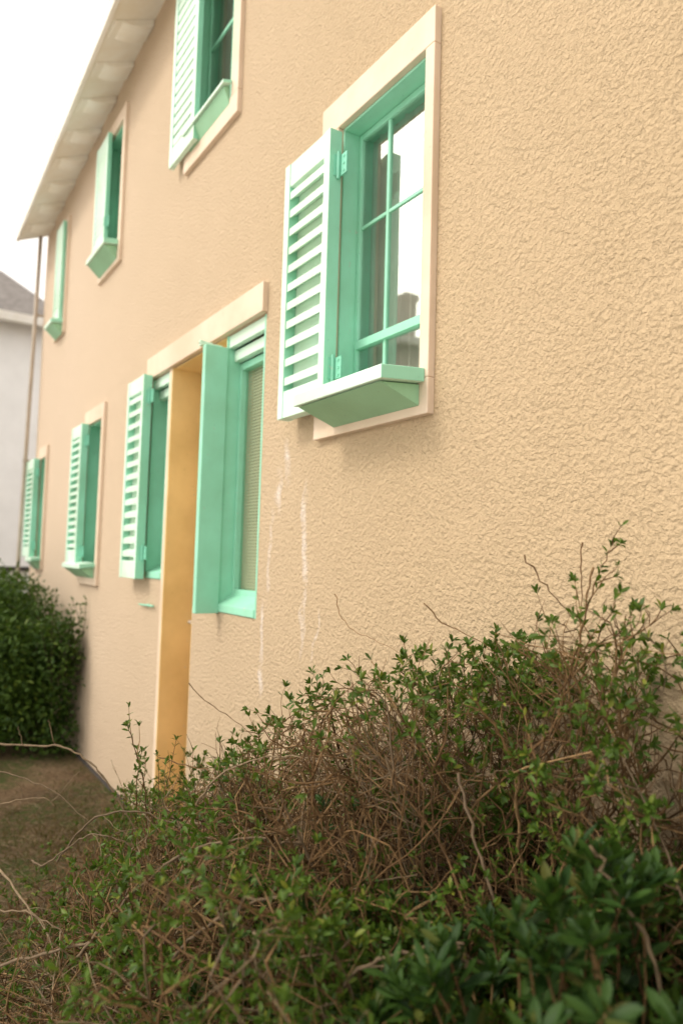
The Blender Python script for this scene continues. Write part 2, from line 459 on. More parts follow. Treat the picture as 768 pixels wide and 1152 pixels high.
# ---------------------------------------------------------------- shutters and windows
def shade_edges(o):
    """right-facing edges get the deeper green: their shade put into the colour"""
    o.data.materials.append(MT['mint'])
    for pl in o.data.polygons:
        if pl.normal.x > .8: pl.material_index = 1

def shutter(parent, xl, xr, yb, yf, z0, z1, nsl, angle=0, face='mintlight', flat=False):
    """louvred leaf, front at yf (towards the street), hinged on its right edge"""
    m = MB(); st = .036 * (xr - xl) / .31
    st = max(st, .026); rt, rb = .085, .095
    m.box(xl, xl + st, yf, yb, z0, z1); m.box(xr - st, xr, yf, yb, z0, z1)
    m.box(xl + st + .001, xr - st - .001, yf + .002, yb - .002, z1 - rt, z1 - .001); m.box(xl + st + .001, xr - st - .001, yf + .002, yb - .002, z0 + .001, z0 + rb)
    za, zb = z0 + rb, z1 - rt
    pitch = (zb - za) / nsl
    a, b = xl + st + .002, xr - st - .002
    for i in range(nsl):
        zc = za + (i + .5) * pitch
        t = .013; hh = pitch * .62
        # slat leans out at the bottom, its lower edge stands proud
        if flat:
            m.box(a, b, yf + .003, yf + .012, zc - pitch * .36, zc + pitch * .36); continue
        e = pitch * .21
        m.hexa([(a, yf + .003, zc - e), (b, yf + .003, zc - e), (b, yb - .010, zc + pitch * .12), (a, yb - .010, zc + pitch * .12),
                (a, yf + .003, zc + e), (b, yf + .003, zc + e), (b, yb - .010, zc + pitch * .46), (a, yb - .010, zc + pitch * .46)])
    m.box(a, b, yb - .008, yb - .004, za, zb)                       # backing board
    if angle:
        M = Matrix.Translation((xr, yb, 0)) @ Matrix.Rotation(angle, 4, 'Z') @ Matrix.Translation((-xr, -yb, 0))
        m.xform(M)
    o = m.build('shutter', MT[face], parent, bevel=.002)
    shade_edges(o); return o

def hinge(parent, x, y, z):
    m = MB()
    m.box(x - .002, x + .003, y + .002, y + .03, z - .035, z + .035)       # leaf on the shutter edge
    m.box(x + .006, x + .045, y + .022, y + .027, z - .035, z + .035)      # leaf on the frame
    m.tube([(x + .006, y + .016, z - .045), (x + .006, y + .016, z + .045)], .006, 8)
    for dz in (-.024, 0, .024):
        m.tube([(x + .03, y + .023, z + dz), (x + .03, y + .019, z + dz)], .0045, 8)
    return m.build('hinge', MT['hinge'], parent)

def shelf(parent, x0, x1, zt, dep=.165, th=.036, drop=.062, mat='lead'):
    """flower shelf: a board on a wedge-shaped closed bracket"""
    m = MB()
    m.hexa([(x0, -dep, zt-th-.012), (x1, -dep, zt-th-.012), (x1, -.022, zt-th), (x0, -.022, zt-th),
            (x0, -dep, zt-.012), (x1, -dep, zt-.012), (x1, -.022, zt), (x0, -.022, zt)])
    o = m.build('flower_shelf', MT['mintlight'], parent, bevel=.003); shade_edges(o)
    m = MB()
    a, b = x0 + .012, x1 - .022
    m.prism_x([(-dep + .012, zt - th - .014), (-.022, zt - th - .003), (-.022, zt - th - drop)], a, b)
    m.build('shelf_bracket', MT[mat], parent, bevel=.002)
    return o

def window(key, label, cas, rev, glassmat, cols, rows, shut=None, shelf_=None, hinges=(), rail=None, curtain='curtain', fw=.034, muntin=.012, sd=.032):
    x0, x1, z0, z1 = OPEN[key]
    cl, cr, ct, cb = cas
    m = HB()                                               # cream surround, proud of the stucco
    if ct: m.box(x0 - cl, x1 + cr, -.022, 0.004, z1, z1 + ct)
    if cr: m.box(x1, x1 + cr, -.022, .004, z0, z1 - .0005)
    if cl: m.box(x0 - cl, x0, -.0215, .004, z0, z1 - .0005)
    if cb: m.box(x0 - cl, x1 + cr, -.022, .004, z0 - cb, z0 - .0005)
    win = m.build('window', MT['trim'], bevel=.003, label=label)
    f = MB(); t = .010
    f.box(x0 + .0005, x0 + t, -.002, rev + .06, z0 + .0005, z1 - .0005); f.box(x1 - t, x1 - .0005, -.002, rev + .06, z0 + .0005, z1 - .0005)
    f.box(x0 + t + .0002, x1 - t - .0002, -.0018, rev + .06, z1 - t, z1 - .0005); f.box(x0 + t + .0002, x1 - t - .0002, -.0018, rev + .06, z0 + .0005, z0 + t)
    f.build('frame', MT['mint'], win, bevel=.0015)
    a, b, c, d = x0 + t + .001, x1 - t - .001, z0 + t + .001, z1 - t - .001
    y0, y1 = rev, rev + sd
    s = MB()
    s.box(a, a + fw, y0, y1, c, d); s.box(b - fw, b, y0, y1, c, d)
    s.box(a + fw + .0003, b - fw - .0003, y0 + .001, y1, d - fw * 1.15, d); s.box(a + fw + .0003, b - fw - .0003, y0 + .001, y1, c, c + fw)
    ia, ib, ic, idd = a + fw, b - fw, c + fw, d - fw * 1.15
    for xc in cols:
        s.box(xc - muntin, xc + muntin, y0 + .004, y1 - .002, ic, idd)
    for zc in rows:
        s.box(ia, ib, y0 + .006, y1 - .004, zc - muntin * .9, zc + muntin * .9)
    if rail:
        s.box(ia, ib, y0 - .006, y1 - .001, rail[0], rail[1])
    s.build('sash', MT['mint'], win, bevel=.002)
    gq = MB(); gy = rev + sd * .55
    gq.poly([(ia - .004, gy, ic - .004), (ib + .004, gy, ic - .004), (ib + .004, gy, idd + .004), (ia - .004, gy, idd + .004)])
    gq.build('glass_pane', MT[glassmat], win)
    cm = MB(); n = 36; cy = rev + .065
    if curtain == 'curtain':                               # hanging folds
        P = [(ia - .05 + (ib - ia + .1) * i / n, cy + .012 * math.sin(i * 1.9) + .006 * math.sin(i * .7)) for i in range(n + 1)]
        for i in range(n):
            cm.poly([(P[i][0], P[i][1], ic - .05), (P[i+1][0], P[i+1][1], ic - .05), (P[i+1][0], P[i+1][1], idd + .06), (P[i][0], P[i][1], idd + .06)])
        cm.build('curtain', MT['curtain'], win, smooth=True)
    else:                                                  # venetian blind
        z = ic
        cy = rev + .065
        while z < idd:
            cm.hexa([(ia, cy, z), (ib, cy, z), (ib, cy + .012, z + .011), (ia, cy + .012, z + .011),
                     (ia, cy, z + .0015), (ib, cy, z + .0015), (ib, cy + .012, z + .0125), (ia, cy + .012, z + .0125)])
            z += .0135
        cm.build('blind', MT['blind'], win)
    if shut:
        shutter(win, *shut, flat=key[0] == 'U')
    for h in hinges: hinge(win, *h)
    if shelf_: shelf(win, *shelf_)
    return win

window('M', 'nearest window with four panes over a low pane row, louvred shutter and sloping mint shelf', (.105, .040, .107, .10), .056, 'glass_bright',
       [-1.822], [2.455], (-2.265, -1.958, -.030, -.076, 1.836, 2.752, 11), (-1.985, -1.515, 1.875, .166, .038, .062),
       [(-1.957, -.062, 2.63), (-1.957, -.062, 1.96)], (2.042, 2.070), fw=.018, muntin=.0065, sd=.020)
window('U1', 'upper-storey window nearest the viewer, shutter covering its left side', (.07, .075, .09, .105), .055, 'glass_dim',
       [-3.12], [3.935], (-3.64, -3.29, -.028, -.056, 3.375, 4.345, 14), (-3.43, -2.915, 3.472, .065, .016, .085),
       [(-3.288, -.062, 4.20)], fw=.022, muntin=.010, sd=.02)
window('U2', 'middle upper-storey window under the eave with a boxed green shelf', (.06, .055, .085, .085), .07, 'glass_dim',
       [-4.92], [3.8], (-5.26, -4.955, -.028, -.056, 3.43, 4.235, 16), (-5.17, -4.70, 3.395, .115, .034, .09), [(-4.953, -.062, 3.6)])
window('U3', 'far upper-storey window beside the house corner', (.05, .045, .075, .09), .07, 'glass_dim',
       [-6.5], [3.7], (-6.60, -6.34, -.028, -.056, 3.29, 4.15, 16), (-6.62, -6.33, 3.305, .115, .034, .09))
window('G2', 'ground-floor window with louvred shutter left of the doorway group', (.06, .055, .10, .11), .075, 'glass_dim',
       [-5.1], [1.75], (-5.50, -5.195, -.030, -.078, 1.275, 2.248, 15), (-5.40, -4.88, 1.290, .120, .03, .075),
       [(-5.193, -.062, 2.13), (-5.193, -.062, 1.36)])
window('G3', 'far ground-floor window behind the dark shrub', (.06, .045, .10, .08), .07, 'glass_dim',
       [-6.88], [1.75], (-7.33, -6.97, -.030, -.078, 1.30, 2.185, 15), (-7.02, -6.735, 1.305, .10, .03, .08),
       [(-6.968, -.062, 2.06), (-6.968, -.062, 1.40)])
# ---------------------------------------------------------------- doorway group under one lintel
m = HB(); m.box(-3.955, -2.522, -.024, .004, 2.312, 2.432)
m.build('lintel', MT['trim'], bevel=.003)

def sidelight(x0, x1, z0, z1, rev, label, gmat, cover):
    m = HB(); t = .012
    m.box(x0, x0 + t, -.002, rev + .06, z0, z1 - .001); m.box(x1 - t, x1, -.002, rev + .06, z0, z1 - .001)
    m.build_args = None
    win = m.build('window', MT['mint'], bevel=.002, label=label)
    h = MB()                                               # stepped head boards
    h.box(x0 + t + .001, x1 - t - .001, .004, .030, z1 - .055, z1 - .002)
    h.box(x0 + t + .001, x1 - t - .001, .030, .062, z1 - .110, z1 - .064)
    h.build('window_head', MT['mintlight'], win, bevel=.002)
    s = MB(); a, b, c, d = x0 + t + .001, x1 - t - .001, z0 + .09, z1 - .115
    fw = .018
    s.box(a, a + fw, rev, rev + .045, c - .03, d); s.box(b - fw, b, rev, rev + .045, c - .03, d)
    s.box(a + fw + .0003, b - fw - .0003, rev + .002, rev + .044, d - .03, d); s.box(a + fw + .0003, b - fw - .0003, rev + .002, rev + .044, c - .03, c + .008)
    s.build('sash', MT['mint'], win, bevel=.002)
    k = MB()                                               # sloping sill
    k.hexa([(a, -.006, z0 + .001), (b, -.006, z0 + .001), (b, rev + .02, z0 + .001), (a, rev + .02, z0 + .001),
            (a, -.006, z0 + .034), (b, -.006, z0 + .034), (b, rev + .02, z0 + .085), (a, rev + .02, z0 + .085)])
    k.build('sill', MT['mint'], win, bevel=.004)
    gq = MB(); gy = rev + .024
    gq.poly([(a, gy, c - .01), (b, gy, c - .01), (b, gy, d - .01), (a, gy, d - .01)]); gq.build('glass_pane', MT[gmat], win)
    cm = MB(); z = c; cy = rev + .034
    while z < d:
        cm.hexa([(a + fw, cy, z), (b - fw, cy, z), (b - fw, cy + .004, z + .0125), (a + fw, cy + .004, z + .0125),
                 (a + fw, cy - .0012, z), (b - fw, cy - .0012, z), (b - fw, cy + .0028, z + .0125), (a + fw, cy + .0028, z + .0125)])
        z += .0135
    cm.build('blind', MT['blind'], win)
    return win
wR = sidelight(-2.905, -2.53, 1.118, 2.308, .058, 'tall narrow blinded window right of the ochre doorway with a plain leaf standing straight out', 'glass_blind', 'blind')
m = MB(); m.box(-2.916, -2.882, -.107, -.003, 1.113, 2.252)
lf = m.build('shutter', MT['mint'], wR, bevel=.003, label='plain flat leaf swung square to the wall')
m = MB(); m.tube([(-2.93, -.06, 2.268), (-2.93, -.115, 2.275), (-2.93, -.118, 2.262)], .006, 6); m.box(-2.945, -2.915, -.115, -.02, 2.254, 2.266)
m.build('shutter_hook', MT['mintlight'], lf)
wl = sidelight(-3.899, -3.632, 1.226, 2.308, .085, 'narrow window left of the ochre doorway, its louvred shutter folded back', 'glass_dim', 'blind')
shutter(wl, -4.118, -3.826, -.030, -.078, 1.222, 2.318, 13)
hinge(wl, -3.824, -.062, 2.20); hinge(wl, -3.824, -.062, 1.36)
m = HB(); m.tube([(-3.94, -.014, 1.083), (-3.915, -.014, 1.083)], .004, 6); m.tube([(-3.90, -.014, 1.083), (-3.70, -.014, 1.088)], .0055, 6)
m.box(-3.80, -3.79, -.012, .002, 1.078, 1.093)
m.build('shutter_stay', MT['mint'])

m = HB(); m.box(-3.625, -3.5885, -.006, .0, .0, 2.309)
m.build('corner_strip', MT['trim'], bevel=.002)
m = HB()                                                   # painted reveals of the recess
m.box(-3.5885, -3.578, -.007, .156, .0, 2.309); m.box(-3.5775, -2.93, .002, .156, 2.303, 2.309)
m.box(-3.198, -3.190, .001, .156, .0, 1.117)
jm = m.build('door_jamb', MT['ochre'], bevel=.003)
m = HB(); m.box(-3.577, -3.10, .158, .20, .03, 2.302)
dr = m.build('door', MT['door'], bevel=.002, label='ochre door at the back of the recess')
m = MB()
for za, zb in ((.2, .9), (1.1, 2.1)):
    m.box(-3.50, -3.18, .150, .1585, za, za + .02); m.box(-3.50, -3.18, .150, .1585, zb, zb + .02)
    m.box(-3.50, -3.48, .150, .1585, za + .021, zb - .001); m.box(-3.20, -3.18, .150, .1585, za + .021, zb - .001)
m.build('door_moulding', MT['door'], dr)
m = MB(); m.tube([(-3.52, .157, 1.02), (-3.52, .115, 1.02), (-3.43, .110, 1.02)], .009, 8); m.build('door_handle', MT['pipe'], dr, smooth=True)
m = HB(); m.box(-3.188, -2.918, .10, .14, 1.12, 2.302); m.build('door_post', MT['ochre'], bevel=.003)
m = HB(); m.box(-3.575, -3.2, -.05, .155, 0, .035); m.build('door_step', MT['footing'], bevel=.006)

# ---------------------------------------------------------------- buildings beyond
def hip_house(name, label, x0, x1, y0, y1, zE, zR, wmat, rmat, run, over=.3):
    root = empty(name, (x0 / 2 + x1 / 2, y0 / 2 + y1 / 2, 0)); tag(root, label, 'house')
    inv = Matrix.Translation(-root.location)
    def B(mb, *a, **k):
        o = mb.build(*a, **k)
        if o.parent is root: o.matrix_parent_inverse = inv
        return o
    m = MB(); m.box(x0, x1, y0, y1, 0, zE); B(m, 'wall', wmat, root)
    o = over
    a, b, c, d = x0 - o, x1 + o, y0 - o, y1 + o
    ym = (c + d) / 2
    rx0, rx1 = a + run, b - run
    ya, yb = (c + run, d - run)
    m = MB()
    z = zE + .02
    E = [(a, c, z), (b, c, z), (b, d, z), (a, d, z)]; T = [(rx0, ya, zR), (rx1, ya, zR), (rx1, yb, zR), (rx0, yb, zR)]
    for i in range(4):
        j = (i + 1) % 4; m.poly([E[i], E[j], T[j], T[i]])
    m.poly(T); m.poly(list(reversed(E)))
    B(m, 'roof', rmat, root)
    m = MB()
    m.box(b, b + .14, c, d, z - .17, z - .01); m.box(a - .14, a, c, d, z - .17, z - .01); m.box(a, b, c - .14, c, z - .17, z - .01); m.box(a, b, d, d + .14, z - .17, z - .01)
    B(m, 'gutter', MT['white'], root)
    return root, B

nh, NB = hip_house('neighbour_house', 'white rendered house with grey hipped roof beyond the far corner', -24, -15, -5.5, 1.62, 5.78, 7.02, MT['nwall'], MT['roof'], 1.30)
m = MB(); m.box(-15.0, -14.96, .44, .56, 1.50, 1.75)
NB(m, 'meter_box', MT['footing'], nh)
gw = empty('garden_wall', (-11, 0, 0)); tag(gw, 'low white garden wall with dark coping in front of the white house', 'wall')
m = MB(); m.box(-11.2, -11.0, -6, 1.4, 0, 1.07); o = m.build('wall', MT['nwall'], gw); o.matrix_parent_inverse = Matrix.Translation((11, 0, 0))
m = MB(); m.box(-11.24, -10.96, -6.02, 1.42, 1.072, 1.13); o = m.build('coping', MT['footing'], gw); o.matrix_parent_inverse = Matrix.Translation((11, 0, 0))

# houses across the street: seen only mirrored in the near window panes
#CYPRESS
ad, AB2 = hip_house('street_house', 'low beige house with a chimney mirrored along the foot of the right panes', -22, -13.5, -18, -8.75, 6.55, 7.3, MT['mirrorbeige'], MT['mirrorbeige'], 2.0)
m = MB(); m.box(-14.4, -13.9, -9.5, -9.15, 6.6, 7.75); m.box(-14.45, -13.85, -9.55, -9.1, 7.75, 7.9); AB2(m, 'chimney', MT['mirrorbeige'], ad)

# ---------------------------------------------------------------- shrubs
class Twigs:
    """polylines with radii -> one mesh of tapering tubes"""
    def __init__(s): s.P = []
    def add(s, pts, r0, r1, sides=4): s.P.append((np.array(pts, dtype=float), r0, r1, sides))
    def build(s, name, mat, parent):
        V, F, n0 = [], [], 0
        for pts, r0, r1, sd in s.P:
            m = len(pts)
            t = np.gradient(pts, axis=0); t /= np.linalg.norm(t, axis=1)[:, None] + 1e-9
            ref = np.where(np.abs(t[:, 2:3]) > .9, np.array([[1., 0, 0]]), np.array([[0, 0, 1.]]))
            a = np.cross(t, ref); a /= np.linalg.norm(a, axis=1)[:, None] + 1e-9
            b = np.cross(t, a)
            rr = np.linspace(r0, r1, m) * (1 + .18 * np.sin(np.arange(m) * 2.3 + len(V)))
            an = np.arange(sd) * 2 * np.pi / sd
            ring = pts[:, None, :] + rr[:, None, None] * (a[:, None, :] * np.cos(an)[None, :, None] + b[:, None, :] * np.sin(an)[None, :, None])
            V.append(ring.reshape(-1, 3))
            i = np.arange(m - 1)[:, None] * sd; k = np.arange(sd)[None, :]; k2 = (k + 1) % sd
            F.append((np.stack([i + k, i + k2, i + sd + k2, i + sd + k], -1) + n0).reshape(-1, 4))
            n0 += m * sd
        o = arr_mesh(name, np.concatenate(V), np.concatenate(F), mat, parent)
        return o

class Leaves:
    """folded lens-shaped blades, many in one mesh"""
    def __init__(s): s.p, s.d, s.n, s.L, s.w = [], [], [], [], []
    def add(s, p, d, n, L, w): s.p.append(p); s.d.append(d); s.n.append(n); s.L.append(L); s.w.append(w)
    def build(s, name, mat, parent, blunt=.62, fine=False):
        p = np.array(s.p); d = np.array(s.d); n = np.array(s.n); L = np.array(s.L)[:, None]; w = np.array(s.w)[:, None]
        d /= np.linalg.norm(d, axis=1)[:, None] + 1e-9
        n = n - d * (n * d).sum(1)[:, None]; n /= np.linalg.norm(n, axis=1)[:, None] + 1e-9
        sx = np.cross(d, n)
        cv = rng.uniform(-.05, .22, (len(p), 1))
        def q(u, side, lift): return p + d * L * u + sx * w * side + n * L * (lift - cv * u * u)
        if fine:
            us, ws = (0, .2, .45, .68, .86, 1), (.05, .24, .44, .50, .34, .04)
            V = np.stack([q(u, k * w_, abs(k) * .05) for u, w_ in zip(us, ws) for k in (-1, 0, 1)], 1).reshape(-1, 3)
            f = np.array([[r_ * 3 + c_, r_ * 3 + c_ + 1, r_ * 3 + c_ + 4, r_ * 3 + c_ + 3] for r_ in range(5) for c_ in range(2)])
            F = (f[None] + (np.arange(len(p)) * 18)[:, None, None]).reshape(-1, 4)
            return arr_mesh(name, V, F, mat, parent)
        cols = [q(0, 0, 0), q(.32, -.42, .05), q(.32, 0, 0), q(.32, .42, .05), q(blunt + .06, -.5, .07), q(blunt + .06, 0, 0), q(blunt + .06, .5, .07), q(1, 0, -.02)]
        V = np.stack(cols, 1).reshape(-1, 3)
        f = np.array([[0, 2, 1], [0, 3, 2], [1, 2, 5], [1, 5, 4], [2, 3, 6], [2, 6, 5], [4, 5, 7], [5, 6, 7]])
        F = (f[None] + (np.arange(len(p)) * 8)[:, None, None]).reshape(-1, 3)
        return arr_mesh(name, V, F, mat, parent)

def unit(v): 
    v = np.asarray(v, float); return v / (np.linalg.norm(v) + 1e-9)
def rvec(): return unit(rng.normal(size=3))
def walk(p, d, length, step, wander, up, lim=None):
    """random-walk polyline from p along d; up pulls it to the light (or droops if negative)"""
    pts = [np.array(p, float)]; d = unit(d); n = max(2, int(length / step))
    for i in range(n):
        d = unit(d + rng.normal(size=3) * wander + np.array([0, 0, up]))
        q = pts[-1] + d * step
        if q[1] > -.012: q[1] = -.012 - rng.uniform(0, .01); d[1] = -abs(d[1]) * .2
        if q[2] < .01: q[2] = .012; d[2] = abs(d[2])
        if lim is not None and q[2] > lim(q): 
            if i > 1: break
        pts.append(q)
    if len(pts) < 3:
        pts.append(pts[-1] + d * step * .6)
        if len(pts) < 3: pts.append(pts[-1] + d * step * .6)
    return np.array(pts)
def tang(pts, i):
    return unit(pts[min(i + 1, len(pts) - 1)] - pts[max(i - 1, 0)])
def side_dir(t, lo=.6, hi=1.4, up=.25):
    r = rvec(); s = unit(np.cross(t, r)); a = rng.uniform(lo, hi)
    return unit(t * math.cos(a) + s * math.sin(a) + np.array([0, 0, up]))
def whorl(lv, p, t, n, L, w, open_=.9):
    t = unit(t); a = unit(np.cross(t, rvec())); b = np.cross(t, a)
    for k in range(n):
        an = 2.4 * k + rng.uniform(-.3, .3); o = open_ * rng.uniform(.55, 1.25)
        rad = a * math.cos(an) + b * math.sin(an)
        dd = t * math.cos(o) + rad * math.sin(o)
        nn = t * math.sin(o) - rad * math.cos(o) + rng.normal(size=3) * .25
        ll = L * rng.uniform(.65, 1.2)
        lv.add(p + t * rng.uniform(-.4, .1) * L, dd, nn, ll, w * ll / L)

def patch(p, s, seed):
    return mnoise.noise(Vector((p[0] * s + seed, p[1] * s, p[2] * s + seed * .37)))

# --- the big tangled shrub along the foot of the wall
HX = [(-3.6, .22), (-3.1, .30), (-2.7, .42), (-2.3, .58), (-2.0, .74), (-1.75, .88), (-1.4, 1.06), (-1.1, 1.17), (-.8, 1.24), (-.2, 1.24)]
hx, hz = zip(*HX)
def HT(p):
    h = np.interp(p[0], hx, hz)
    y = p[1]
    h -= max(0, (-.38 - y)) * .78
    h -= max(0, y + .12) * .8
    if p[1] < -.26:                                        # the whorled shrub takes over here
        e2 = ((p[0] + .58) / .52) ** 2 + ((p[1] + .55) / .40) ** 2
        if e2 < 1: h = min(h, .62 + .3 * e2)
    return h + .05 * patch(p, 5, 3.1)
def limA(p): return HT(p)
sh = empty('tangled_shrub', (-1.5, -.4, 0)); tag(sh, 'large tangled shrub of bare brown twigs and small green leaf tufts along the wall', 'shrub')
SI = Matrix.Translation((1.5, .4, 0))
TW, TP, LV, LB = Twigs(), Twigs(), Leaves(), Leaves()

def too_close(p):                                          # keep clear of the viewer's spot
    return (p[0]) ** 2 + (p[1] + 1.24) ** 2 < .62 ** 2

def leafy(pts, dens, L=.017, tip=True):
    for i in range(1, len(pts)):
        if rng.random() < dens:
            t = tang(pts, i); whorl(LV, pts[i], unit(t + rvec() * .4), rng.integers(2, 5), L, L * .36, 1.0)
    if tip: whorl(LV, pts[-1], tang(pts, len(pts) - 1), rng.integers(3, 7), L * 1.05, L * .36, .7)

def branchlets(pts, r, level, every, lens, leafp, pale=False):
    n = len(pts)
    for i in range(1, n):
        for _ in range(rng.poisson(every)):
            f = i / n
            p = pts[i]
            if too_close(p): continue
            t = tang(pts, i)
            ln = rng.uniform(*lens) * (1.15 - .5 * f)
            d = side_dir(t, .5, 1.35, .12)
            q = walk(p, d, ln, .026 if level > 1 else .035, .24, .03, limA2)
            (TP if pale and rng.random() < .7 else TW).add(q, r * .55, r * .25, 3)
            hh = q[-1][2] / max(.2, HT(q[-1]))
            lp = leafp - (.15 if p[0] < -1.25 else .02) + 1.25 * patch(q[-1], 4.2, 9.7) + (.26 if hh > .84 else 0) 
            if level == 1:
                branchlets(q, r * .55, 2, every * .8, (.05, .15), leafp, pale)
            if rng.random() < lp: leafy(q, .7 * max(0, lp) + .15, .019)

def limA2(p): return HT(p) + .045

NC = 640
for c in range(NC):
    bx = rng.uniform(-2.85, -.22); by = rng.uniform(-.66, -.07)
    if rng.random() < .50: bx = rng.uniform(-1.45, -.3); by = rng.uniform(-.36, -.05)
    if too_close((bx, by)): continue
    hgt = HT((bx, by, 0))
    d = unit([rng.normal(0, .5) - .18, rng.normal(-.1, .4), 1.0])
    pale = rng.random() < .25
    q = walk((bx, by, 0), d, hgt * rng.uniform(.75, 1.35) + .1, .05, .13, .02 if rng.random() < .6 else -.06, limA)
    r = rng.uniform(.0028, .0052)
    (TP if pale else TW).add(q, r, r * .4, 5)
    branchlets(q, r, 1, .85 if bx > -2.2 else .75, (.12, .36), .20 + .14 * (bx > -1.3), pale)
# arching wands that break the outline
for c in range(70):
    bx = rng.uniform(-2.6, -.35); by = rng.uniform(-.55, -.08)
    h = HT((bx, by, 0))
    if too_close((bx, by)): continue
    d = unit([rng.normal(-.1, .6), rng.normal(0, .3), .9])
    q = walk((bx, by, h * .72), d, rng.uniform(.18, .30) + .06, .03, .10, .03)
    TW.add(q, .0018, .0006, 4)
    for i in range(3, len(q), 2):
        if rng.random() < .5:
            qq = walk(q[i], side_dir(tang(q, i), .4, 1.0), rng.uniform(.03, .08), .02, .15, .05); TW.add(qq, .0009, .0005, 3)
            if rng.random() < .4: leafy(qq, .3, .014)
    if rng.random() < .42: leafy(q[len(q)//3:], .5, .016)
